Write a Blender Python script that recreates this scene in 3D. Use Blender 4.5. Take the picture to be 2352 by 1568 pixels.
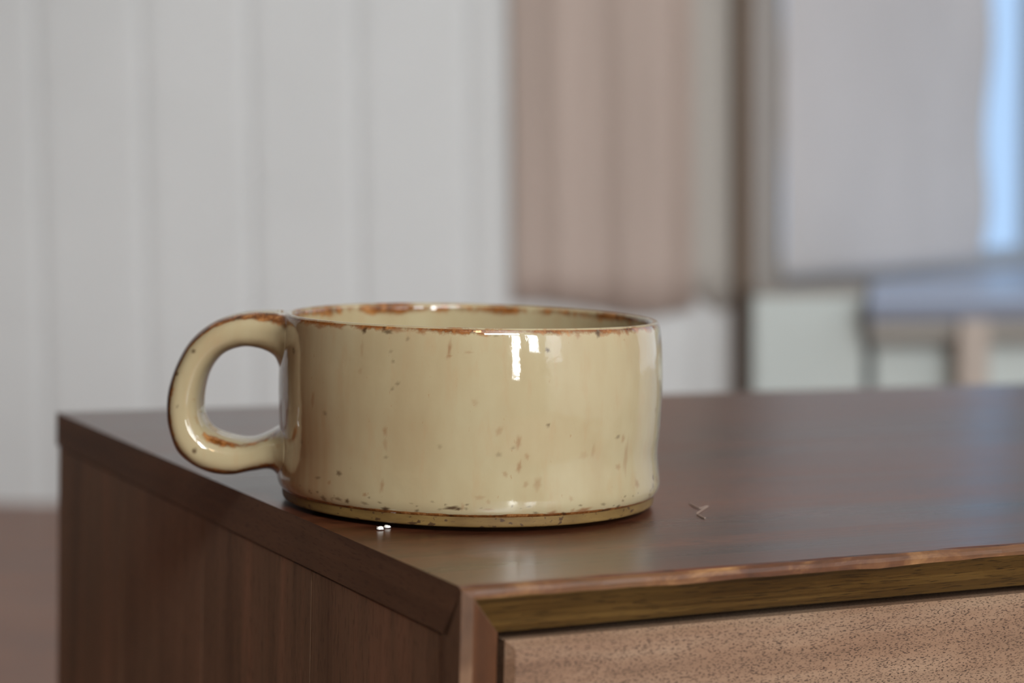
import bpy, bmesh, math, random
import numpy as np
from mathutils import Vector, Matrix, noise as mnoise

S = bpy.context.scene
for o in list(bpy.data.objects):
    bpy.data.objects.remove(o)
COL = S.collection
PI = math.pi

# ------------------------------------------------------------------ camera, world, lights, exposure
HC = 0.5475            # camera height above the floor
TOP = 0.4425           # height of the dresser top
cam_d = bpy.data.cameras.new('camera')
cam = bpy.data.objects.new('camera', cam_d)
COL.objects.link(cam)
pitch, roll = 0.07816, 0.02553
fw = Vector((0, math.cos(pitch), -math.sin(pitch)))
r0 = Vector((1, 0, 0)); u0 = r0.cross(fw)
rr = math.cos(roll) * r0 + math.sin(roll) * u0
uu = -math.sin(roll) * r0 + math.cos(roll) * u0
cam.matrix_world = Matrix(((rr.x, uu.x, -fw.x, 0), (rr.y, uu.y, -fw.y, 0), (rr.z, uu.z, -fw.z, HC), (0, 0, 0, 1)))
cam_d.sensor_width = 36.0
cam_d.lens = 70.7
cam_d.clip_start = 0.02
cam_d.dof.use_dof = True
cam_d.dof.focus_distance = 0.605
cam_d.dof.aperture_fstop = 7.3
S.camera = cam

S.view_settings.view_transform = 'Standard'
S.view_settings.look = 'None'
S.view_settings.gamma = 1.0
S.view_settings.use_curve_mapping = False
S.view_settings.exposure = -0.20

w = bpy.data.worlds.new('sky'); S.world = w; w.use_nodes = True
w.node_tree.nodes['Background'].inputs[0].default_value = (0.43, 0.65, 0.97, 1)
w.node_tree.nodes['Background'].inputs[1].default_value = 1.45

def area(name, loc, target, sx, sy, power, col):
    d = bpy.data.lights.new(name, 'AREA'); d.shape = 'RECTANGLE'; d.size = sx; d.size_y = sy
    d.energy = power; d.color = col
    o = bpy.data.objects.new(name, d); COL.objects.link(o)
    o.location = loc
    o.rotation_euler = (Vector(target) - Vector(loc)).to_track_quat('-Z', 'Y').to_euler()
    return o
# daylight coming in through the windows behind and beside the camera, an added high fill, and a warm ceiling lamp
area('daylight_tall_window', (1.33, -1.97, 1.15), (1.33, 0, 1.15), 0.24, 1.30, 32, (0.98, 1.0, 0.98))
area('daylight_sash_window', (2.06, -1.97, 1.45), (2.06, 0, 1.45), 0.46, 1.30, 36, (0.90, 0.98, 1.06))
area('daylight_side_window', (2.56, -1.52, 1.22), (0, -1.52, 1.22), 0.80, 1.25, 7, (0.86, 0.97, 1.08))
area('daylight_nook_window', (2.45, 1.70, 2.02), (0.2, 3.2, 0.7), 1.90, 0.70, 8, (0.84, 0.96, 1.09))
area('added_high_fill', (0.88, -1.75, 2.12), (-0.1, 3.0, 0.9), 1.00, 0.50, 80, (0.93, 0.99, 1.03))  # added lamp to brighten the back wall and mug, no window there
area('daylight_far_window', (2.57, 3.35, 1.05), (0, 3.35, 1.05), 2.50, 1.60, 12, (0.80, 0.91, 1.08))
lamp_d = bpy.data.lights.new('ceiling_lamp', 'POINT'); lamp_d.energy = 7; lamp_d.color = (1.0, 0.62, 0.30); lamp_d.shadow_soft_size = 0.06
lamp = bpy.data.objects.new('ceiling_lamp', lamp_d); COL.objects.link(lamp); lamp.location = (0.16, -1.1, 2.1)

# ------------------------------------------------------------------ helpers
def srgb(r, g, b):
    f = lambda c: (c / 12.92 if c <= 0.04045 else ((c + 0.055) / 1.055) ** 2.4)
    return (f(r / 255), f(g / 255), f(b / 255), 1)

class NT:
    def __init__(self, name):
        self.m = bpy.data.materials.new(name); self.m.use_nodes = True
        self.t = self.m.node_tree; self.b = self.t.nodes['Principled BSDF']
    def n(self, kind, **kw):
        x = self.t.nodes.new(kind)
        for k, v in kw.items():
            if k in x.inputs: x.inputs[k].default_value = v
            else: setattr(x, k, v)
        return x
    def l(self, a, b): self.t.links.new(a, b)
    def coords(self, scale, loc=(0, 0, 0)):
        tc = self.n('ShaderNodeTexCoord'); mp = self.n('ShaderNodeMapping')
        mp.inputs['Scale'].default_value = scale; mp.inputs['Location'].default_value = loc
        self.l(tc.outputs['Object'], mp.inputs['Vector']); return mp.outputs['Vector']
    def noise(self, scale3, detail=3, rough=0.55, loc=(0, 0, 0), dist=0.0):
        x = self.n('ShaderNodeTexNoise'); x.inputs['Scale'].default_value = 1
        x.inputs['Detail'].default_value = detail; x.inputs['Roughness'].default_value = rough
        x.inputs['Distortion'].default_value = dist
        self.l(self.coords(scale3, loc), x.inputs['Vector']); return x.outputs['Fac']
    def ramp(self, fac, stops):
        x = self.n('ShaderNodeValToRGB'); e = x.color_ramp.elements
        while len(e) < len(stops): e.new(0.5)
        for q, (p, c) in zip(e, stops):
            q.position = p; q.color = c if len(c) == 4 else (*c, 1)
        self.l(fac, x.inputs['Fac']); return x.outputs['Color']
    def mix(self, fac, a, b):
        x = self.n('ShaderNodeMix', data_type='RGBA')
        for s, v in ((x.inputs[0], fac), (x.inputs[6], a), (x.inputs[7], b)):
            if hasattr(v, 'links'): self.l(v, s)
            else: s.default_value = v
        return x.outputs[2]
    def math(self, op, a, b=0.0, clamp=False):
        x = self.n('ShaderNodeMath', operation=op); x.use_clamp = clamp
        for s, v in ((x.inputs[0], a), (x.inputs[1], b)):
            if hasattr(v, 'links'): self.l(v, s)
            else: s.default_value = v
        return x.outputs[0]
    def bump(self, h, strength, dist):
        x = self.n('ShaderNodeBump'); x.inputs['Strength'].default_value = strength; x.inputs['Distance'].default_value = dist
        self.l(h, x.inputs['Height'])
        if self.b.inputs['Normal'].links: self.l(self.b.inputs['Normal'].links[0].from_socket, x.inputs['Normal'])
        self.l(x.outputs['Normal'], self.b.inputs['Normal'])
    def out(self, col, rough=0.5, spec=0.5):
        if hasattr(col, 'links'): self.l(col, self.b.inputs['Base Color'])
        else: self.b.inputs['Base Color'].default_value = col
        if hasattr(rough, 'links'): self.l(rough, self.b.inputs['Roughness'])
        else: self.b.inputs['Roughness'].default_value = rough
        self.b.inputs['Specular IOR Level'].default_value = spec
        return self.m
K0, K1 = (0, 0, 0, 1), (1, 1, 1, 1)

def wood(name, dark, mid, light, axis='x', rough=0.35, spec=0.5, pore=0.6, pore_len=320, pore_w=1500, grain=55, loc=(0, 0, 0), pore_th=0.40, broad=4):
    t = NT(name)
    def sc(a, c):
        return {'x': (a, c, c), 'y': (c, a, c), 'z': (c, c, a)}[axis]
    g1 = t.noise(sc(broad, grain), 5, 0.6, loc, 0.6)
    g2 = t.noise(sc(9, 260), 3, 0.6, loc)
    col = t.ramp(g1, [(0.30, dark), (0.52, mid), (0.74, light)])
    col = t.mix(t.ramp(g2, [(0.35, (0.30,) * 3), (0.7, (0, 0, 0))]), col, dark)
    blot = t.noise((7, 7, 7), 2, 0.5, loc)
    col = t.mix(t.ramp(blot, [(0.42, K0), (0.75, (0.45, 0.45, 0.45, 1))]), col, light)
    p = t.noise(sc(pore_len, pore_w), 1.5, 0.5, loc)
    pm = t.ramp(p, [(pore_th - 0.05, (pore,) * 3), (pore_th + 0.02, (0, 0, 0))])
    col = t.mix(pm, col, tuple(c * 0.32 for c in dark[:3]) + (1,))
    r = t.math('ADD', t.math('MULTIPLY', g1, 0.16), rough - 0.08)
    t.bump(g2, 0.10, 0.0006)
    t.bump(pm, -0.35, 0.0004)
    return t.out(col, r, spec)

def new_mesh(name, verts, faces, mat=None, parent=None, smooth=False, mats=None, fmat=None):
    me = bpy.data.meshes.new(name); me.from_pydata([tuple(v) for v in verts], [], faces); me.update()
    bm = bmesh.new(); bm.from_mesh(me); bmesh.ops.recalc_face_normals(bm, faces=bm.faces); bm.to_mesh(me); bm.free()
    for m_ in (mats or [mat]): me.materials.append(m_)
    if fmat:
        for i, k in enumerate(fmat): me.polygons[i].material_index = k
    if smooth: me.polygons.foreach_set('use_smooth', [True] * len(me.polygons))
    o = bpy.data.objects.new(name, me); COL.objects.link(o)
    if parent: o.parent = parent
    return o

def bm_obj(name, bm, mat, parent=None, smooth=False):
    me = bpy.data.meshes.new(name); bmesh.ops.recalc_face_normals(bm, faces=bm.faces); bm.to_mesh(me); bm.free()
    me.materials.append(mat)
    if smooth: me.polygons.foreach_set('use_smooth', [True] * len(me.polygons))
    o = bpy.data.objects.new(name, me); COL.objects.link(o)
    if parent: o.parent = parent
    return o

def box_bm(a, b, bev=0.0, seg=1, bm=None):
    bm = bm or bmesh.new()
    r = bmesh.ops.create_cube(bm, size=1)
    for v in r['verts']:
        v.co = Vector([(a[i] + b[i]) / 2 + v.co[i] * (b[i] - a[i]) for i in range(3)])
    if bev:
        ed = list({e for v in r['verts'] for e in v.link_edges})
        bmesh.ops.bevel(bm, geom=ed, offset=bev, segments=seg, affect='EDGES', profile=0.5)
    return bm

def prism(name, poly, z0, z1, mat, parent=None):
    n = len(poly)
    v = [(x, y, z0) for x, y in poly] + [(x, y, z1) for x, y in poly]
    f = [tuple(range(n))[::-1], tuple(range(n, 2 * n))] + [(i, (i + 1) % n, n + (i + 1) % n, n + i) for i in range(n)]
    return new_mesh(name, v, f, mat, parent)

def empty(name, loc, rz=0.0):
    o = bpy.data.objects.new(name, None); COL.objects.link(o); o.location = loc; o.rotation_euler = (0, 0, rz)
    o.empty_display_size = 0.05
    return o

def tag(o, label, cat, group=None):
    o['label'] = label; o['category'] = cat
    if group: o['group'] = group
    return o

def struct(o):
    o['kind'] = 'structure'; return o

TILT = math.radians(-2.0)          # the old walls lean two degrees against the floor
def lean(o):
    o.matrix_basis = Matrix.Rotation(TILT, 4, 'Y') @ o.matrix_basis
    return o

# ------------------------------------------------------------------ materials
def paint(name, col, var=0.04, rough=0.6, spec=0.3, sc=2.5):
    t = NT(name)
    a = tuple(c * (1 - var) for c in col[:3]) + (1,); b = tuple(min(1, c * (1 + var)) for c in col[:3]) + (1,)
    n = t.noise((sc, sc, sc), 4, 0.6)
    t.bump(t.noise((60, 60, 60), 3), 0.08, 0.001)
    return t.out(t.ramp(n, [(0.3, a), (0.7, b)]), rough, spec)

M_white = paint('white_panel_paint', srgb(228, 229, 228))
M_back = paint('groove_backing', srgb(190, 188, 184))
M_nook = paint('pale_green_grey_wall_paint', srgb(205, 212, 208))
M_taupe = paint('taupe_casing_paint', srgb(158, 149, 140))
M_post = paint('dark_post_paint', srgb(108, 90, 74), 0.10)
M_ceil = paint('ceiling_paint', srgb(196, 194, 188))
M_dark = paint('brown_wall_paint', srgb(72, 48, 30))
M_frontw = paint('beige_wall_paint', srgb(170, 158, 140))
M_bench = paint('pale_blue_bench_paint', srgb(178, 194, 222), 0.03, 0.35, 0.5)
M_rail = paint('shaded_bench_rail', srgb(128, 134, 150), 0.04, 0.5, 0.3)  # shade on the seat's front edge put into a darker colour
M_apron = paint('shaded_bench_apron', srgb(158, 152, 144), 0.05)  # brownish shade below the seat edge put into the apron colour
M_cream = paint('cream_leg_paint', srgb(190, 176, 164), 0.03)

def cloth(name, col, sc, var, transl=0.15):
    t = NT(name)
    n = t.noise(sc, 4, 0.6)
    a = tuple(c * (1 - var) for c in col[:3]) + (1,); b = tuple(min(1, c * (1 + var)) for c in col[:3]) + (1,)
    wv = t.noise((900, 900, 900), 1)
    t.bump(wv, 0.2, 0.0006)
    return t.out(t.ramp(n, [(0.3, a), (0.7, b)]), 0.9, 0.1)
M_curtain = cloth('tan_linen', srgb(190, 172, 161), (14, 14, 1.2), 0.09)
M_edge_cloth = cloth('grey_edge_cloth', srgb(190, 184, 176), (10, 10, 1), 0.05)
M_shade = cloth('white_shade_cloth', srgb(199, 193, 190), (5, 5, 3), 0.04)
def glass_mat():
    t = NT('thin_window_glass'); nd = t.t.nodes
    tr = t.n('ShaderNodeBsdfTransparent'); gl = t.n('ShaderNodeBsdfGlossy'); gl.inputs['Roughness'].default_value = 0.02
    lw = t.n('ShaderNodeLayerWeight'); fr = t.math('ADD', t.math('MULTIPLY', t.math('POWER', lw.outputs['Facing'], 5.0), 0.9), 0.04)
    mx = t.n('ShaderNodeMixShader')
    t.l(fr, mx.inputs[0]); t.l(tr.outputs[0], mx.inputs[1]); t.l(gl.outputs[0], mx.inputs[2])
    t.l(mx.outputs[0], nd['Material Output'].inputs['Surface'])
    return t.m
M_glass = glass_mat()
M_frame2 = paint('grey_blue_frame_paint', srgb(170, 178, 190), 0.04)

D_, M_, L_ = srgb(42, 19, 9), srgb(76, 37, 19), srgb(106, 57, 32)
M_top = wood('dresser_top_wood', D_, M_, L_, 'x', 0.30, 0.9, 0.8, 150, 1100, 60, pore_th=0.39)
M_top.node_tree.nodes['Principled BSDF'].inputs['Coat Weight'].default_value = 0.2
M_top.node_tree.nodes['Principled BSDF'].inputs['Coat Roughness'].default_value = 0.24
M_side = wood('dresser_side_wood', srgb(88, 69, 54), srgb(130, 106, 86), srgb(158, 120, 98), 'z', 0.5, 0.35, 0.35, 200, 1400, 60)
M_bevel = wood('dresser_bevel_wood', srgb(20, 13, 4), srgb(72, 50, 17), srgb(122, 96, 50), 'x', 0.5, 0.3, 0.6, 130, 1900, 300)
M_stile = wood('dresser_stile_wood', srgb(52, 30, 18), srgb(82, 50, 30), srgb(106, 70, 46), 'z', 0.5, 0.35, 0.4, 200, 1500, 90)
M_lip = wood('worn_edge_wood', srgb(40, 18, 7), srgb(82, 45, 22), srgb(158, 116, 72), 'x', 0.45, 0.4, 0.2, 120, 900, 90, broad=45)
M_lipz = wood('worn_stile_edge_wood', srgb(56, 34, 20), srgb(88, 60, 38), srgb(130, 98, 70), 'z', 0.45, 0.5, 0.2, 120, 900, 90, broad=40)
M_drawer = wood('drawer_front_wood', srgb(86, 60, 43), srgb(122, 93, 72), srgb(148, 124, 102), 'x', 0.45, 0.4, 0.95, 1000, 3600, 50, pore_th=0.42, broad=7)
M_inside = paint('dark_carcass_gap', srgb(40, 26, 20))
M_knob = paint('dark_bronze_knob', srgb(60, 48, 38), 0.1, 0.35)
def floor_mat():
    return wood('floor_wood', srgb(98, 58, 36), srgb(136, 86, 58), srgb(158, 106, 74), 'x', 0.36, 0.5, 0.3, 60, 400, 18)
M_floor = floor_mat()

def glaze():
    t = NT('cream_stoneware_glaze')
    at = t.n('ShaderNodeAttribute'); at.attribute_name = 'wear'
    sep = t.n('ShaderNodeSeparateColor'); t.l(at.outputs['Color'], sep.inputs[0])
    wear, spot, dark = sep.outputs[0], sep.outputs[1], sep.outputs[2]
    n1 = t.noise((38, 38, 14), 4, 0.6)
    base = t.ramp(n1, [(0.30, srgb(153, 135, 103)), (0.5, srgb(159, 144, 112)), (0.72, srgb(165, 153, 122))])
    mott = t.noise((210, 210, 60), 3, 0.6, (3, 1, 0))
    base = t.mix(t.ramp(mott, [(0.54, K0), (0.78, (0.36,) * 3)]), base, srgb(158, 126, 92))
    fine = t.noise((900, 900, 500), 2, 0.5, (1, 5, 2))
    base = t.mix(t.ramp(fine, [(0.72, K0), (0.78, (0.4,) * 3)]), base, srgb(140, 104, 70))
    # brown break on the edges, eaten into by noise
    nb = t.noise((320, 320, 320), 4, 0.65)
    nw = t.noise((70, 70, 70), 2, 0.5, (9, 2, 4))
    e = t.math('SUBTRACT', t.math('ADD', wear, t.math('MULTIPLY', t.math('SUBTRACT', nb, 0.5), 1.1)), 0.36)
    e = t.math('ADD', e, t.math('MULTIPLY', t.math('SUBTRACT', nw, 0.52), 1.3))
    ew = t.math('MULTIPLY', t.math('MULTIPLY', e, 3.2, True), t.math('MULTIPLY', wear, 6, True))
    ecol = t.ramp(nb, [(0.32, srgb(64, 35, 13)), (0.52, srgb(118, 70, 31)), (0.70, srgb(160, 112, 66))])
    base = t.mix(ew, base, ecol)
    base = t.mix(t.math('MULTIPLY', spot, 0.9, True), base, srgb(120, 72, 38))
    base = t.mix(t.math('MULTIPLY', dark, 0.9), base, srgb(60, 38, 20))
    t.l(base, t.b.inputs['Base Color'])
    t.b.inputs['Roughness'].default_value = 0.055
    t.b.inputs['Coat Weight'].default_value = 0.35
    t.b.inputs['Coat Roughness'].default_value = 0.03
    t.b.inputs['Subsurface Weight'].default_value = 0.0
    t.bump(t.noise((150, 150, 150), 2, 0.5, (2, 2, 7)), 0.12, 0.0008)
    t.bump(t.noise((520, 520, 420), 2, 0.5, (6, 2, 1)), 0.10, 0.0003)
    t.bump(dark, -0.6, 0.0006)
    return t.m
M_glaze = glaze()
def clay():
    t = NT('bare_speckled_clay')
    n = t.noise((70, 70, 300), 4, 0.6)
    c = t.ramp(n, [(0.3, srgb(92, 68, 34)), (0.7, srgb(118, 93, 51))])
    s = t.noise((420, 420, 700), 2, 0.5, (4, 0, 0))
    c = t.mix(t.ramp(s, [(0.60, K0), (0.67, (0.9,) * 3)]), c, srgb(62, 40, 22))
    t.bump(s, -0.3, 0.0004)
    return t.out(c, 0.5, 0.4)
M_clay = clay()
M_crumb = paint('white_crumb', srgb(236, 232, 224), 0.02, 0.6)

# ------------------------------------------------------------------ the room
fl = bm_obj('floor', box_bm((-3.2, -2.2, -0.12), (2.8, 5.3, 0.0)), M_floor); struct(fl)
ce = bm_obj('ceiling', box_bm((-3.2, -2.2, 2.45), (2.8, 5.3, 2.55)), M_ceil); struct(ce)
struct(bm_obj('wall_left', box_bm((-3.2, -2.2, -0.02), (-3.1, 5.3, 2.47)), M_dark))
struct(bm_obj('wall_front', box_bm((-3.2, -2.2, -0.02), (2.8, -2.0, 2.47)), M_frontw))
struct(bm_obj('wall_right', box_bm((2.6, -2.2, -0.02), (2.8, 5.3, 2.47)), M_white))
struct(bm_obj('wall_end', box_bm((1.74, 5.1, -0.02), (2.8, 5.3, 2.47)), M_nook))

# white vertical board wall behind the dresser
wb = bm_obj('wall_back', box_bm((-3.3, 3.314, -0.25), (0.42, 3.40, 2.60)), M_back); struct(wb)
grooves = [-0.7605, -0.5883, -0.4132, -0.2367, -0.0559, 0.1255, 0.3060]
while grooves[0] > -3.0: grooves.insert(0, grooves[0] - 0.172)
grooves.append(0.400)
CH, DP = 0.015, 0.0036
for i in range(len(grooves) - 1):
    x0, x1 = grooves[i], grooves[i + 1]
    y0 = 3.300
    prof = [(x0 + 0.0006, 3.314), (x0 + 0.0006, y0 + DP), (x0 + CH, y0), (x1 - CH, y0), (x1 - 0.0006, y0 + DP), (x1 - 0.0006, 3.314)]
    prism('plank', prof, -0.25, 2.60, M_white, wb)
lean(wb)

# dark post at the end of the board wall
po = prism('trim_1', [(0.3745, 3.262), (0.4020, 3.262), (0.4020, 3.31), (0.3745, 3.31)], -0.2, 2.6, M_post); struct(po); lean(po)

# angled wall beyond the post with the window
Q0 = Vector((0.421, 3.34)); QD = Vector((0.588, 0.809)); QN = Vector((0.809, -0.588))   # QN faces the room
def q(s, off=0.0):
    p = Q0 + QD * s + QN * off
    return (p.x, p.y)
WZ0, WZ1, WS0, WS1 = 0.372, 1.85, 0.035, 1.289
def qbox(name, s0, s1, o0, o1, z0, z1, mat, parent=None):
    return prism(name, [q(s0, o0), q(s1, o0), q(s1, o1), q(s0, o1)], z0, z1, mat, parent)
vs, fs = [], []
def addbox(s0, s1, z0, z1):
    b = len(vs)
    for (s, o) in ((s0, 0), (s1, 0), (s1, -0.07), (s0, -0.07)):
        vs.append((*q(s, o), z0)); vs.append((*q(s, o), z1))
    fs.extend([(b, b + 2, b + 3, b + 1), (b + 2, b + 4, b + 5, b + 3), (b + 4, b + 6, b + 7, b + 5), (b + 6, b, b + 1, b + 7), (b, b + 6, b + 4, b + 2), (b + 1, b + 3, b + 5, b + 7)])
addbox(-0.025, WS0, -0.2, 2.6); addbox(WS1, 2.3, -0.2, 2.6); addbox(WS0, WS1, -0.2, WZ0); addbox(WS0, WS1, WZ1, 2.6)
wn = new_mesh('wall_nook', vs, fs, M_nook); struct(wn); lean(wn)

wi = empty('window_1', (0, 0, 0)); struct(wi)
for nm, a in (('casing', (-0.06, 0.040, 0.0, 0.022, WZ0 - 0.026, WZ1 + 0.05)), ('casing', (0.040, WS1 + 0.09, 0.0, 0.022, WZ0 - 0.026, WZ0 + 0.004)),
              ('casing', (0.040, WS1 + 0.09, 0.0, 0.022, WZ1, WZ1 + 0.05)), ('casing', (WS1, WS1 + 0.09, 0.0, 0.022, WZ0 + 0.004, WZ1))):
    qbox(nm, *a, M_taupe if a[1] < 1.15 or a[4] < 0.4 else M_frame2, wi)
for a in ((WS0, WS0 + 0.02, -0.065, -0.035, WZ0, WZ1), (WS1 - 0.018, WS1, -0.065, -0.035, WZ0, WZ1),
          (WS0 + 0.02, WS1 - 0.018, -0.065, -0.035, WZ0, WZ0 + 0.03), (WS0 + 0.02, WS1 - 0.018, -0.065, -0.035, WZ1 - 0.03, WZ1)):
    qbox('sash', *a, M_frame2, wi)
qbox('pane', WS0 + 0.018, WS1 - 0.016, -0.053, -0.049, WZ0 + 0.028, WZ1 - 0.028, M_glass, wi)
lean(wi)

# cloth shade hanging in the window, its free edge a little wavy
sh = empty('cloth_blind', (0, 0, 0))
tag(sh, 'pale grey white cloth blind covering the window beside the dark post', 'blind')
def shade_panel():
    ns, nz = 40, 60; v = []; f = []
    for lay in (0.030, 0.0275):
        for j in range(nz + 1):
            z = WZ0 + 0.012 + (WZ1 + 0.02 - WZ0 - 0.012) * j / nz
            k = (z - WZ0)
            s_end = 0.885 - 0.035 * math.exp(-((k - 0.02) / 0.08) ** 2) + 0.014 * math.sin(k * 17 + 0.4)
            for i in range(ns + 1):
                s = 0.028 + (s_end - 0.028) * i / ns
                off = lay + 0.003 * math.sin(s * 13 + k * 2) + 0.002 * math.sin(k * 14)
                v.append((*q(s, off), z))
    n = (ns + 1) * (nz + 1)
    for L in (0, n):
        for j in range(nz):
            for i in range(ns):
                a = L + j * (ns + 1) + i; f.append((a, a + 1, a + ns + 2, a + ns + 1))
    rim = [i for i in range(ns + 1)] + [(j + 1) * (ns + 1) - 1 for j in range(1, nz + 1)] + [nz * (ns + 1) + i for i in range(ns - 1, -1, -1)] + [j * (ns + 1) for j in range(nz - 1, 0, -1)]
    for i in range(len(rim)):
        a, b = rim[i], rim[(i + 1) % len(rim)]; f.append((a, b, b + n, a + n))
    return new_mesh('cloth_panel', v, f, M_shade, sh, True)
shade_panel()
qbox('head_rail', 0.028, 0.97, 0.022, 0.045, WZ1 + 0.005, WZ1 + 0.04, M_frame2, sh)
lean(sh)

# tan curtain hanging in front of the board wall
cu = empty('curtain', (0, 0, 0))
tag(cu, 'tan linen curtain hanging left of the dark post against the white board wall', 'curtain')
def drape(name, x0, x1, y, amp, folds, z0, z1, mat, ph=0.0):
    nx, nz = 90, 30; v = []; f = []
    for lay in (0.0, 0.0025):
        for j in range(nz + 1):
            z = z0 + (z1 - z0) * j / nz
            for i in range(nx + 1):
                t_ = i / nx
                yy = y + amp * math.sin(folds * 2 * PI * t_ + ph + 0.5 * math.sin(z * 2)) + 0.4 * amp * math.sin(folds * 4.7 * PI * t_ + 1.3) + lay
                zz = z + (0.012 * math.sin(t_ * 5 + 1) if j == 0 else 0)
                v.append((x0 + (x1 - x0) * t_, yy, zz))
    n = (nx + 1) * (nz + 1)
    for L in (0, n):
        for j in range(nz):
            for i in range(nx):
                a = L + j * (nx + 1) + i; f.append((a, a + 1, a + nx + 2, a + nx + 1))
    rim = list(range(nx + 1)) + [(j + 1) * (nx + 1) - 1 for j in range(1, nz + 1)] + [nz * (nx + 1) + i for i in range(nx - 1, -1, -1)] + [j * (nx + 1) for j in range(nz - 1, 0, -1)]
    for i in range(len(rim)):
        a, b = rim[i], rim[(i + 1) % len(rim)]; f.append((a, b, b + n, a + n))
    return new_mesh(name, v, f, mat, cu, True)
drape('cloth_panel', 0.013, 0.308, 3.278, 0.0035, 2.5, 0.345, 2.40, M_curtain)
drape('edge_strip', 0.300, 0.372, 3.290, 0.0015, 1.2, 0.350, 2.40, M_edge_cloth, 1.0)  # narrow grey cloth strip between the tan cloth and the post
bm_obj('track', box_bm((-0.01, 3.262, 2.39), (0.372, 3.296, 2.43), 0.003), M_post, cu)
lean(cu)

# low white bench under the window
be = empty('window_bench', (0.9, 3.4, 0))
tag(be, 'low pale blue bench with cream legs standing under the window at the right edge', 'bench')
BZ = 0.3660
def bpt(x, y): return (x - 0.9, y - 3.4)
def qy(x): return Q0.y + QD.y * (x - Q0.x) / QD.x - 0.020
poly = [bpt(0.561, 3.10), bpt(1.62, 3.10), bpt(1.62, 4.3), bpt(1.10, qy(1.10) - 0.015), bpt(0.662, qy(0.662) - 0.015)]
prism('seat', poly, BZ - 0.007, BZ, M_bench, be)
rl = [bpt(0.563, 3.102), bpt(1.61, 3.102), bpt(1.61, 3.142), bpt(0.593, 3.142), bpt(0.668, qy(0.668) - 0.05), bpt(0.648, qy(0.648) - 0.05)]
prism('rail', rl, BZ - 0.034, BZ - 0.007, M_rail, be)
ap = [bpt(0.567, 3.112), bpt(1.60, 3.112), bpt(1.60, 3.134), bpt(0.597, 3.134), bpt(0.668, qy(0.668) - 0.06), bpt(0.650, qy(0.650) - 0.06)]
prism('apron', ap, BZ - 0.066, BZ - 0.034, M_apron, be)
prism('added_front_panel', [bpt(0.584, 3.17), bpt(1.58, 3.17), bpt(1.58, 3.186), bpt(0.584, 3.186)], -0.01, BZ - 0.034, M_nook, be)  # added panel, gives a lit surface where the wall below falls too dark
for (x, y) in ((0.724, 3.116), (1.52, 3.116), (0.78, 3.62), (1.52, 3.9)):
    b = box_bm((x - 0.024 - 0.9, y - 0.022 - 3.4, -x * 0.0349), (x + 0.024 - 0.9, y + 0.022 - 3.4, BZ - 0.034), 0.003)
    for vv in b.verts:
        if vv.co.z < 0.1: vv.co.x = x - 0.9 + (vv.co.x - x + 0.9) * 0.8
    bm_obj('leg', b, M_cream, be)
lean(be)

# made-up box standing in for the lit wall between the post and the bench
sb = empty('stand_in_box', (0.4800, 3.21, 0))
tag(sb, 'narrow pale green grey box with taupe lid added for the bright wall between the dark post and blue bench', 'box')
SZ = 0.3790
bx = box_bm((-0.0870, -0.038, -0.0160), (0.0870, 0.040, SZ - 0.012), 0.002)
bm_obj('box_body', bx, M_nook, sb)
bm_obj('lid', box_bm((-0.0885, -0.041, SZ - 0.012), (0.0885, 0.041, SZ), 0.003), M_taupe, sb)
lean(sb)

# ------------------------------------------------------------------ the dresser (local x along the front, y into depth, z from the floor)
PHI = 0.4796
dr = empty('dresser', (-0.01144, 0.51682, 0.0), PHI)
tag(dr, 'dark brown wooden dresser with worn front edge carrying the mug', 'dresser')
W, DEP, T, LIP, BV = 1.08, 0.4067, 0.0145, 0.0036, 0.0072
CB = 0.15                                           # underside of the carcass
def wob(x, k=0.00035, f=60, s=0): return k * mnoise.noise(Vector((x * f, s * 7.3, 0.5)))

def top_board():
    us = [0] + list(np.linspace(0.004, W - 0.004, 140)) + [W]
    v, f, fm = [], [], []
    R = 0.0022
    arc = [(R - R * math.sin(a), -(R - R * math.cos(a))) for a in (0, PI / 6, PI / 3, PI / 2)]
    prof = [(DEP, -T), (DEP, 0.0)] + arc + [(0.0, -LIP), (BV, -T), (BV + 0.0004, -T)]
    nP = len(prof)
    for i, u in enumerate(us):
        for k, (pv, pw) in enumerate(prof):
            uu_ = u
            if i == 0: uu_ = {6: LIP, 7: T}.get(k, 0.0)
            elif i == len(us) - 1: uu_ = {6: W - LIP, 7: W - T}.get(k, W)
            else: uu_ = min(max(u, {6: LIP, 7: T}.get(k, 0)), W - {6: LIP, 7: T}.get(k, 0))
            dv = 0.0; dw = 0.0
            if 2 <= k <= 6 and 0 < i:
                dv = wob(u, 0.0005, 70, 1) + wob(u, 0.00025, 260, 2)
                dw = wob(u, 0.0004, 90, 3) if k > 2 else 0
            if k == 6: dw += wob(u, 0.0008, 45, 5)
            v.append((uu_, pv + dv, TOP + pw + dw))
    for i in range(len(us) - 1):
        for k in range(nP):
            a, b = i * nP + k, i * nP + (k + 1) % nP
            f.append((a, b, b + nP, a + nP))
            fm.append(0 if k in (0, 1, 7, 8) else (1 if k in (3, 4, 5) else (2 if k == 6 else 0)))
    f.append(tuple(range(nP))); fm.append(3)
    f.append(tuple(range((len(us) - 1) * nP, len(us) * nP))); fm.append(3)
    return new_mesh('top_board', v, f, mats=[M_top, M_lip, M_bevel, M_end], fmat=fm, parent=dr)
M_end = wood('top_end_wood', srgb(78, 58, 44), srgb(108, 84, 66), srgb(132, 100, 78), 'y', 0.5, 0.35, 0.3, 200, 1400, 90)
top_board()

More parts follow.
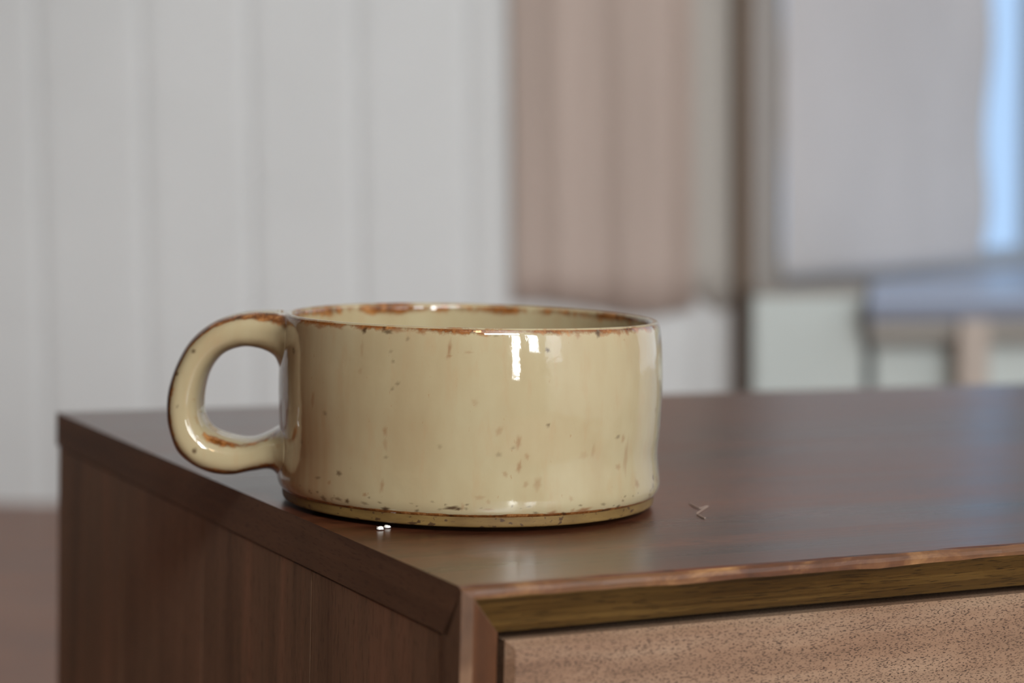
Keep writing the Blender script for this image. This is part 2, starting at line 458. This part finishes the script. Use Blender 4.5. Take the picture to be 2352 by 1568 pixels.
def stile(name, flip):
    zs = [None] + list(np.linspace(TOP - T - 0.002, CB, 60))
    prof = [(0, 0.0), (LIP, 0.0), (T, BV), (T, BV + 0.004), (0, BV + 0.004)]
    drop = [0.0003, LIP, T, T, T]
    v, f, fm = [], [], []
    for i, z in enumerate(zs):
        for k, (pu, pv) in enumerate(prof):
            zz = TOP - drop[k] - 0.0002 if z is None else z
            d = wob(zz, 0.0006, 60, 8) if k in (0, 1) else 0
            u = pu + (d if k == 1 else 0)
            v.append((W - u if flip else u, pv + abs(d) * (1 if k < 2 else 0), zz))
    n = len(prof)
    for i in range(len(zs) - 1):
        for k in range(n):
            a, b = i * n + k, i * n + (k + 1) % n
            f.append((a, b, b + n, a + n)); fm.append(1 if k == 0 else (2 if k == 4 else 0))
    f.append(tuple(range(n))); fm.append(0)
    f.append(tuple(range((len(zs) - 1) * n, len(zs) * n))); fm.append(0)
    return new_mesh(name, v, f, mats=[M_stile, M_lipz, M_side], fmat=fm, parent=dr)
stile('front_stile', False); stile('front_stile', True)

cuts = [BV + 0.0042, 0.105, 0.208, 0.306, DEP - 0.003]
for sx in (0, 1):
    for i in range(4):
        u0_, u1_ = (0.0003, T) if sx == 0 else (W - T, W - 0.0003)
        b = box_bm((u0_, cuts[i] + 0.0001, CB), (u1_, cuts[i + 1] - 0.0001, TOP - T - 0.0003), 0.0004)
        o = bm_obj('side_board', b, M_side, dr)
bm_obj('back_panel', box_bm((T, DEP - 0.010, CB), (W - T, DEP - 0.004, TOP - T)), M_side, dr)
bm_obj('bottom_board', box_bm((T, BV + 0.002, CB), (W - T, DEP - 0.010, CB + 0.0145)), M_side, dr)
bm_obj('divider', box_bm((W / 2 - 0.006, 0.010, CB + 0.0145), (W / 2 + 0.006, DEP - 0.010, TOP - T)), M_inside, dr)
# drawer fronts, two columns of two
G = 0.0022
zt = TOP - T - 0.0024; zb = CB + 0.0145 + G; zm = (zt + zb) / 2
spans = [(T + G, W / 2 - G / 2), (W / 2 + G / 2, W - T - G)]
for (ua, ub) in spans:
    for (za, zc) in ((zm + G / 2, zt), (zb, zm - G / 2)):
        b = bmesh.new()
        y0, y1, c = 0.0048, 0.022, 0.0022
        pts = [(ua, y1, za), (ub, y1, za), (ub, y1, zc), (ua, y1, zc),
               (ua, y0 + c, za), (ub, y0 + c, za), (ub, y0 + c, zc), (ua, y0 + c, zc),
               (ua + c, y0, za + c), (ub - c, y0, za + c), (ub - c, y0, zc - c), (ua + c, y0, zc - c)]
        V = [b.verts.new(p) for p in pts]
        for a in ((0, 1, 2, 3), (8, 9, 10, 11)): b.faces.new([V[i] for i in a])
        for s in (0, 4):
            for i in range(4):
                j = (i + 1) % 4; b.faces.new((V[s + i], V[s + j], V[s + 4 + j], V[s + 4 + i]))
        front = bm_obj('drawer_front', b, M_drawer, dr)
        kb = bmesh.new()
        cxk, czk = (ua + ub) / 2, (za + zc) / 2
        bmesh.ops.create_uvsphere(kb, u_segments=20, v_segments=12, radius=0.012, matrix=Matrix.Translation((cxk, -0.014, czk)))
        bmesh.ops.create_cone(kb, cap_ends=True, segments=16, radius1=0.005, radius2=0.005, depth=0.018, matrix=Matrix.Translation((cxk, -0.003, czk)) @ Matrix.Rotation(PI / 2, 4, 'X'))
        bm_obj('knob', kb, M_knob, front, True)
for (u, v_) in ((0.05, 0.05), (W - 0.05, 0.05), (0.05, DEP - 0.05), (W - 0.05, DEP - 0.05)):
    kb = bmesh.new()
    bmesh.ops.create_cone(kb, cap_ends=True, segments=24, radius1=0.013, radius2=0.021, depth=CB, matrix=Matrix.Translation((u, v_, CB / 2)))
    bm_obj('leg', kb, M_side, dr)

# ------------------------------------------------------------------ the mug
mug = empty('mug', (-0.0133, 0.6605, TOP)); mug.scale = (0.992, 0.992, 1.008)
tag(mug, 'cream glazed stoneware mug with brown rim and loop handle on the dresser top', 'mug')
def catmull(pts, n):
    P = [np.array(p, float) for p in pts]; P = [2 * P[0] - P[1]] + P + [2 * P[-1] - P[-2]]
    out = []
    m = len(P) - 3
    for i in range(n + 1):
        t_ = i / n * m; k = min(int(t_), m - 1); u = t_ - k
        a, b, c, d = P[k], P[k + 1], P[k + 2], P[k + 3]
        out.append(0.5 * ((2 * b) + (c - a) * u + (2 * a - 5 * b + 4 * c - d) * u * u + (3 * b - a - 3 * c + d) * u ** 3))
    return np.array(out)

ZC = 0.0040       # where the glaze ends above the foot
outer = [(0.0620, 0.0047), (0.0626, 0.0054), (0.0631, 0.0066), (0.0634, 0.0085), (0.0634, 0.0115), (0.0633, 0.0155), (0.0632, 0.0185), (0.0632, 0.0225),
         (0.0634, 0.0285), (0.0637, 0.0360), (0.06365, 0.0430), (0.0633, 0.0500), (0.0629, 0.0550), (0.06235, 0.0588), (0.0617, 0.0606)]
rim = [(0.0611, 0.0611), (0.0603, 0.0611), (0.0597, 0.0608)]
inner = [(0.0593, 0.0602), (0.0591, 0.0592), (0.05905, 0.0550), (0.0590, 0.0450), (0.0585, 0.0300), (0.0580, 0.0180), (0.0565, 0.0110), (0.0520, 0.0070), (0.0400, 0.0056), (0.0200, 0.0052), (0.0001, 0.0051)]
SPOTS = [   # angle round the mug, height, half width (rad), half height, strength, kind
    (-0.708,0.05978,0.034,0.00081,0.80,0), (-0.568,0.05993,0.022,0.00067,0.80,0), (-0.534,0.05926,0.010,0.00107,1.00,1), (-0.492,0.06075,0.033,0.00066,0.80,0), (-0.424,0.06045,0.011,0.00106,0.90,1),
    (-0.400,0.05920,0.018,0.00066,0.80,1), (-0.354,0.06001,0.027,0.00092,0.70,0), (-0.228,0.06011,0.019,0.00092,0.70,0), (-0.028,0.06042,0.017,0.00118,0.70,0), (-0.858,0.05927,0.046,0.00082,0.80,0),
    (0.222,0.06110,0.030,0.00066,0.80,0), (0.341,0.06114,0.044,0.00053,0.70,0), (0.566,0.05941,0.015,0.00080,0.50,0), (0.622,0.06081,0.067,0.00040,0.90,0), (0.695,0.05962,0.011,0.00121,0.90,1),
    (0.759,0.06071,0.023,0.00040,0.70,0), (0.851,0.05970,0.013,0.00095,0.70,0), (0.913,0.05954,0.014,0.00068,0.60,0), (-0.085,0.05504,0.008,0.00223,0.60,0), (-0.086,0.05292,0.012,0.00039,0.60,0),
    (-0.293,0.05742,0.009,0.00053,0.40,1), (-0.362,0.05056,0.007,0.00053,0.40,1), (-0.377,0.05343,0.011,0.00040,0.30,1), (-0.333,0.04402,0.009,0.00053,0.45,1), (-0.361,0.04232,0.009,0.00053,0.40,1),
    (-0.539,0.05362,0.007,0.00240,0.30,0), (-0.542,0.04692,0.010,0.00107,0.30,0), (-0.865,0.03638,0.017,0.00300,0.60,0), (-0.766,0.03289,0.012,0.00068,0.40,1), (-0.396,0.02950,0.009,0.00145,0.50,0),
    (-0.395,0.02549,0.009,0.00185,0.35,0), (-0.391,0.02162,0.011,0.00040,0.35,1), (-0.666,0.01516,0.013,0.00081,0.70,1), (-0.731,0.01182,0.014,0.00094,0.60,0), (-0.818,0.01267,0.016,0.00041,0.50,1),
    (-0.502,0.00904,0.010,0.00066,0.60,0), (-0.407,0.01296,0.009,0.00172,0.50,0), (-0.773,0.00519,0.018,0.00068,0.70,1), (-0.668,0.00587,0.024,0.00040,0.60,1), (-0.609,0.00563,0.013,0.00054,0.90,1),
    (-0.504,0.00566,0.019,0.00040,0.50,1), (-0.390,0.00458,0.016,0.00066,1.00,1), (-0.054,0.00627,0.031,0.00052,1.00,1), (-0.025,0.00593,0.014,0.00039,1.00,1), (-0.226,0.00481,0.009,0.00039,0.70,1),
    (-0.113,0.00559,0.008,0.00039,0.40,1), (0.404,0.03248,0.011,0.00033,0.80,1), (0.257,0.02756,0.013,0.00144,0.50,0), (0.232,0.02584,0.011,0.00039,0.35,1), (0.160,0.03089,0.013,0.00118,0.35,0),
    (0.163,0.02384,0.015,0.00052,0.35,1), (0.264,0.02008,0.011,0.00131,0.55,0), (0.302,0.02326,0.009,0.00092,0.40,0), (0.197,0.01798,0.011,0.00066,0.40,0), (0.299,0.01484,0.009,0.00092,0.35,0),
    (0.359,0.01488,0.020,0.00145,0.35,0), (0.841,0.02757,0.013,0.00054,0.50,1), (0.884,0.02681,0.010,0.00136,0.40,0), (0.918,0.02068,0.018,0.00382,0.35,0), (0.855,0.01815,0.020,0.00068,0.35,0),
    (0.671,0.02395,0.011,0.00161,0.25,0), (0.612,0.02282,0.018,0.00120,0.20,0), (1.028,0.01176,0.017,0.00124,0.45,0), (0.600,0.00631,0.010,0.00027,0.60,1), (0.749,0.00582,0.015,0.00040,0.50,1),
    (0.869,0.00439,0.013,0.00041,0.80,1), (0.798,0.00375,0.024,0.00041,0.90,1), (0.751,0.00334,0.020,0.00040,0.80,1), (0.510,0.00397,0.012,0.00040,1.00,1), (0.622,0.00458,0.034,0.00080,0.80,0),
    (0.442,0.00419,0.028,0.00066,0.80,0), (0.557,0.00473,0.012,0.00053,0.50,0), (0.076,0.01060,0.017,0.00065,0.30,0), (0.118,0.00890,0.010,0.00052,0.30,0), (0.119,0.00596,0.017,0.00039,0.40,0),
    (0.395,0.05502,0.011,0.00053,0.90,1), (0.005,0.05415,0.014,0.00039,0.35,0), (0.042,0.03940,0.014,0.00079,0.25,0), (-0.120,0.02583,0.008,0.00066,0.30,1), (0.138,0.05932,0.013,0.00039,0.40,1),
    (-0.983,0.02245,0.016,0.00055,0.30,1), (-0.004,0.00677,0.008,0.00079,0.40,0), (0.355,0.00469,0.011,0.00040,0.60,1), (0.013,0.00613,0.006,0.00039,0.50,1), (0.542,0.00926,0.010,0.00066,0.30,0),
    (0.318,0.00690,0.011,0.00026,0.40,1),
]

def revolve(name, prof, nth, mat, parent, cols=False):
    prof = np.array(prof); n = len(prof)
    th = np.linspace(0, 2 * PI, nth, endpoint=False)
    TH, IX = np.meshgrid(th, np.arange(n), indexing='ij')
    R = prof[IX, 0]; Z = prof[IX, 1]
    # hand-thrown unevenness: faint throwing rings and a slightly out-of-round wall
    wav = 0.00012 * np.sin(2 * TH + 0.7) + 0.00010 * np.sin(3 * TH + 2.0)
    R = R + wav * np.clip(R / 0.05, 0, 1)
    if cols:      # a soft bulge above the foot, only on the side away from the window wall
        wb_ = np.exp(-(((TH - 1.5 + PI) % (2 * PI) - PI) / 0.55) ** 2) + np.exp(-(((TH - 4.78 + PI) % (2 * PI) - PI) / 0.55) ** 2)
        R = R + (R > 0.0605) * wb_ * (0.0004 * np.exp(-((Z - 0.0080) / 0.0035) ** 2) - 0.0005 * np.exp(-((Z - 0.0180) / 0.005) ** 2))
    Z = Z + 0.00022 * np.sin(2 * TH + 1.1) * np.clip((Z - 0.04) / 0.02, 0, 1)
    X = R * np.sin(TH); Y = -R * np.cos(TH)
    co = np.stack([X, Y, Z], -1).reshape(-1, 3)
    i = np.arange(nth)[:, None]; k = np.arange(n - 1)[None, :]
    a = i * n + k; b = ((i + 1) % nth) * n + k
    quads = np.stack([a, b, b + 1, a + 1], -1).reshape(-1, 4)
    me = bpy.data.meshes.new(name)
    me.vertices.add(len(co)); me.vertices.foreach_set('co', co.ravel())
    me.loops.add(quads.size); me.loops.foreach_set('vertex_index', quads.ravel().astype(np.int32))
    me.polygons.add(len(quads)); me.polygons.foreach_set('loop_start', np.arange(0, quads.size, 4, dtype=np.int32))
    me.polygons.foreach_set('use_smooth', np.ones(len(quads), dtype=bool))
    me.update(calc_edges=True); me.validate()
    me.materials.append(mat)
    o = bpy.data.objects.new(name, me); COL.objects.link(o); o.parent = parent
    return o, TH.ravel(), Z.ravel(), np.broadcast_to(np.arange(n)[None, :], TH.shape).ravel()

po_ = catmull(outer, 170); pr_ = catmull([outer[-1]] + rim + [inner[0]], 24); pi_ = catmull(inner, 60)
bodyprof = np.vstack([po_, pr_[1:-1], pi_])
body, TH, Z, IX = revolve('body', bodyprof, 860, M_glaze, mug, True)
nO, nR = len(po_), len(pr_) - 2
rng = np.random.RandomState(4)
col = np.zeros((len(TH), 4), dtype=np.float32); col[:, 3] = 1
is_out = IX < nO; is_rim = (IX >= nO) & (IX < nO + nR); is_in = IX >= nO + nR
# glaze broken to brown along the rim and at the foot line
wear = np.zeros(len(TH))
wear += is_out * np.clip((Z - 0.0578) / 0.0026, 0, 1) * 0.74
wear += is_rim * 0.40
wear += is_in * np.clip((Z - 0.0560) / 0.0030, 0, 1) * 0.62
wear += is_out * np.clip((0.0060 - Z) / 0.0007, 0, 1) * 1.0
# darker break where the handle was joined
dth = np.abs((TH - 1.5 * PI + PI) % (2 * PI) - PI)
wear += is_out * 0.30 * np.exp(-(dth / 0.30) ** 2) * np.exp(-((Z - 0.0545) / 0.006) ** 2)
# browner tint round the handle joint and low on that side, in vertical runs
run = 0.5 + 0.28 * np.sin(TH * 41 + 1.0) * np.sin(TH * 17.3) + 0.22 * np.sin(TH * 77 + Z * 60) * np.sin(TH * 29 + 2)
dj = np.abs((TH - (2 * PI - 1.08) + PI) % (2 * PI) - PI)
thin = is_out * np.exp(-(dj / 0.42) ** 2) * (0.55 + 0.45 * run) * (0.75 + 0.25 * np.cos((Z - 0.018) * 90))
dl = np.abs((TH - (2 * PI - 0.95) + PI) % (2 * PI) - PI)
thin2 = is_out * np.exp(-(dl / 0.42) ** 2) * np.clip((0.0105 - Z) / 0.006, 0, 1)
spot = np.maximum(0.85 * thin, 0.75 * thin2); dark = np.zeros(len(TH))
def put(th0, z0, rt, rz, st, kind, jag=0.35):
    z0 = z0 + 0.0014 * min(1.0, max(0.0, (0.012 - z0) / 0.006))
    d = (TH - th0 + PI) % (2 * PI) - PI
    m = is_out & (np.abs(d) < 3 * rt) & (np.abs(Z - z0) < 3 * rz)
    a = d[m] / rt; b = (Z[m] - z0) / rz
    ang = np.arctan2(b, a)
    p1, p2 = rng.rand(2) * 6
    rr_ = np.sqrt(a * a + b * b) * (1 + jag * 0.5 * np.sin(2 * ang + p1) + jag * 0.4 * np.sin(5 * ang + p2))
    val = st * np.clip(1.5 - rr_ * 1.0, 0, 1)
    tgt = dark if kind else spot
    tgt[m] = np.maximum(tgt[m], val)
for s in SPOTS: put(*s)
for i in range(150):          # the same speckle carried on round the sides the photo does not show
    th0 = rng.uniform(1.15, 2 * PI - 1.05)
    z0 = 0.004 + 0.054 * rng.rand() ** 1.8
    put(th0, z0, rng.uniform(0.006, 0.018), rng.uniform(0.0004, 0.0013), rng.uniform(0.3, 0.9), int(rng.rand() < 0.5))
for i in range(60):           # fine pinholes close to the foot line
    put(rng.uniform(-PI, PI) % (2 * PI), rng.uniform(0.0042, 0.0085), rng.uniform(0.004, 0.009), rng.uniform(0.0002, 0.0004), rng.uniform(0.3, 0.7), 1)
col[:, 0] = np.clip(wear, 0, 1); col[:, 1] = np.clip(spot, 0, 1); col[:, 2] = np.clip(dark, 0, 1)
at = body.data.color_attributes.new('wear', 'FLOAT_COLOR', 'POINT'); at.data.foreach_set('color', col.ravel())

foot = [(0.0621, 0.0052), (0.0620, 0.0044), (0.0619, 0.0032), (0.0618, 0.0022), (0.0615, 0.0017), (0.0604, 0.0015), (0.0540, 0.0014), (0.0520, 0.0010), (0.0512, 0.0003), (0.0506, 0.0), (0.0480, 0.0), (0.0470, 0.0008), (0.0455, 0.0018), (0.0300, 0.0020), (0.0001, 0.0020)]
revolve('foot_ring', catmull(foot, 48), 320, M_clay, mug)

H_OUT = [(-0.0500, 0.0603), (-0.0546, 0.0608), (-0.0603, 0.0611), (-0.0688, 0.0612), (-0.0774, 0.0601), (-0.0856, 0.057), (-0.0927, 0.0511), (-0.0974, 0.043), (-0.1, 0.034), (-0.1001, 0.0251), (-0.0974, 0.0162), (-0.0921, 0.0107), (-0.0849, 0.0078), (-0.078, 0.0074), (-0.0709, 0.0089), (-0.0649, 0.0098), (-0.0610, 0.0070), (-0.0594, 0.0050)]
H_IN = [(-0.0560, 0.0340), (-0.0595, 0.0405), (-0.0627, 0.0453), (-0.0655, 0.0475), (-0.0701, 0.0488), (-0.0758, 0.0491), (-0.0815, 0.047), (-0.0857, 0.0425), (-0.0882, 0.0364), (-0.089, 0.03), (-0.088, 0.0249), (-0.085, 0.0214), (-0.0794, 0.0195), (-0.0725, 0.0191), (-0.0668, 0.0212), (-0.0625, 0.024), (-0.0595, 0.0290), (-0.0575, 0.0330)]
def handle():
    nL, nS = 260, 96
    A = catmull(H_OUT, nL); B = catmull(H_IN, nL)
    v = []; c = []
    for i in range(nL + 1):
        t_ = i / nL
        ctr = (A[i] + B[i]) / 2; e = (A[i] - B[i]) / 2
        fl = max(0, 1 - t_ / 0.13, 1 - (1 - t_) / 0.15)
        dj = abs(ctr[0]) - 0.0600
        jn = math.exp(-max(dj, 0.0) / 0.0038)
        k_ = 0.22 * jn
        if t_ < 0.5: ctr = ctr - e * k_          # the top edge stays level with the rim
        e = e * (1 + k_)
        for k in range(nS):
            ph = 2 * PI * k / nS
            cs, sn = math.cos(ph), math.sin(ph)
            p = 2.6
            a = math.copysign(abs(cs) ** (2 / p), cs); b = math.copysign(abs(sn) ** (2 / p), sn)
            # the strap is a little pillowed on its broad face
            P = ctr + e * a
            dn = 0.00018 * mnoise.noise(Vector((P[0] * 130, P[1] * 130, b * 2)))
            hd = 0.0120 + 0.0085 * math.exp(-max(abs(P[0]) - 0.0596, 0.0) / 0.0038)
            X_, Y_, Z_ = P[0] + dn, b * hd - 0.0013 * a * max(0.0, min(1.0, (t_ - 0.45) / 0.2)), P[1] + dn
            ro = math.hypot(X_, Y_)
            if ro < 0.0610: X_, Y_ = X_ * 0.0610 / ro, Y_ * 0.0610 / ro     # ends inside the wall of the mug
            if ro < 0.0640: Z_ = min(Z_, 0.0603)
            v.append((X_, Y_, Z_))
            # wear on the four long edges, strongest on the outer front one
            dph = (ph % (PI / 2)) - PI / 4
            edge = math.exp(-((dph - 0.02) / 0.30) ** 2)
            front = b < 0
            outw = a > 0
            wv = edge * ((0.95 if outw else 0.62) if front else 0.6)
            if not outw and 0.03 < t_ < 0.62: wv *= 0.35
            if not outw and t_ >= 0.60: wv *= 0.35 + 0.95 * min(1.0, (t_ - 0.60) / 0.10)
            if outw and b > -0.75: wv += 0.30
            if outw and 0.30 < t_ < 0.80: wv *= 1.15
            wv += (0.20 if t_ < 0.5 else 0.34) * fl
            lo = max(0.0, min(1.0, (t_ - 0.28) / 0.12)) * max(0.0, min(1.0, (0.90 - t_) / 0.08))
            c.append((min(wv, 1), 0, 0.75 * lo * (edge if outw and front else (1.0 if outw and b > -0.6 else 0.0)), 1))
    f = []
    for i in range(nL):
        for k in range(nS):
            a_ = i * nS + k; b_ = i * nS + (k + 1) % nS
            f.append((a_, b_, b_ + nS, a_ + nS))
    f.append(tuple(range(nS))); f.append(tuple(range(nL * nS, (nL + 1) * nS)))
    C = np.array(c, dtype=np.float32)
    for (x, z, r, st) in ((-0.0897, 0.0158, 0.0007, 1.0), (-0.0955, 0.0300, 0.0004, 0.6), (-0.0905, 0.0480, 0.0006, 0.9), (-0.0960, 0.0405, 0.0006, 0.9), (-0.0600, 0.0575, 0.0012, 0.6), (-0.0965, 0.0192, 0.0005, 0.8)):
        V = np.array(v); d = np.hypot(V[:, 0] - x, V[:, 2] - z)
        m = V[:, 1] < 0
        C[m, 2] = np.maximum(C[m, 2], st * np.clip(1.6 - d[m] / r, 0, 1))
    o = new_mesh('handle', v, f, M_glaze, mug, True)
    at = o.data.color_attributes.new('wear', 'FLOAT_COLOR', 'POINT'); at.data.foreach_set('color', C.ravel())
    return o
handle()

# ------------------------------------------------------------------ small things on the dresser top
for (x, y, r, sd, lb) in ((-0.0384, 0.5999, 0.0011, 3, 'left one of two tiny white crumbs in front of the mug foot'), (-0.0364, 0.6036, 0.0010, 9, 'right one of two tiny white crumbs in front of the mug foot')):
    b = bmesh.new(); bmesh.ops.create_icosphere(b, subdivisions=3, radius=1)
    for vv in b.verts:
        n_ = 1 + 0.35 * mnoise.noise(vv.co * 1.6 + Vector((sd, 0, 0)))
        vv.co = Vector((vv.co.x * r * 1.1 * n_, vv.co.y * r * n_, vv.co.z * r * 0.5 * n_))
    z0 = min(vv.co.z for vv in b.verts)
    for vv in b.verts: vv.co.z -= z0
    o = bm_obj('crumb', b, M_crumb, None, True); o.location = (x, y, TOP)
    tag(o, lb, 'crumb', 'white crumbs in front of the mug')
def fibre():
    P = catmull([(0.0606, 0.6650), (0.0618, 0.6590), (0.0632, 0.6555), (0.0648, 0.6580), (0.0664, 0.6606), (0.0650, 0.6560), (0.0630, 0.6500), (0.0612, 0.6440), (0.0618, 0.6400), (0.0630, 0.6352)], 80)
    v = []; f = []; n = 6
    c0 = P.mean(0)
    for i in range(len(P)):
        d = P[min(i + 1, len(P) - 1)] - P[max(i - 1, 0)]; d = d / (np.hypot(*d) + 1e-9); nn = np.array([-d[1], d[0]])
        for k in range(n):
            a = 2 * PI * k / n; r = 0.0002
            q2 = P[i] + nn * r * math.cos(a) - c0
            v.append((q2[0], q2[1], 0.00028 + r * math.sin(a)))
    for i in range(len(P) - 1):
        for k in range(n):
            a, b = i * n + k, i * n + (k + 1) % n; f.append((a, b, b + n, a + n))
    f.append(tuple(range(n))); f.append(tuple(range((len(P) - 1) * n, len(P) * n)))
    o = new_mesh('lint_fibre', v, f, M_lint, None, True); o.location = (c0[0], c0[1], TOP)
    tag(o, 'thin pale curled lint fibre lying on the dresser top right of the mug', 'lint')
M_lint = paint('pale_lint', srgb(150, 130, 118), 0.05, 0.8)
fibre()
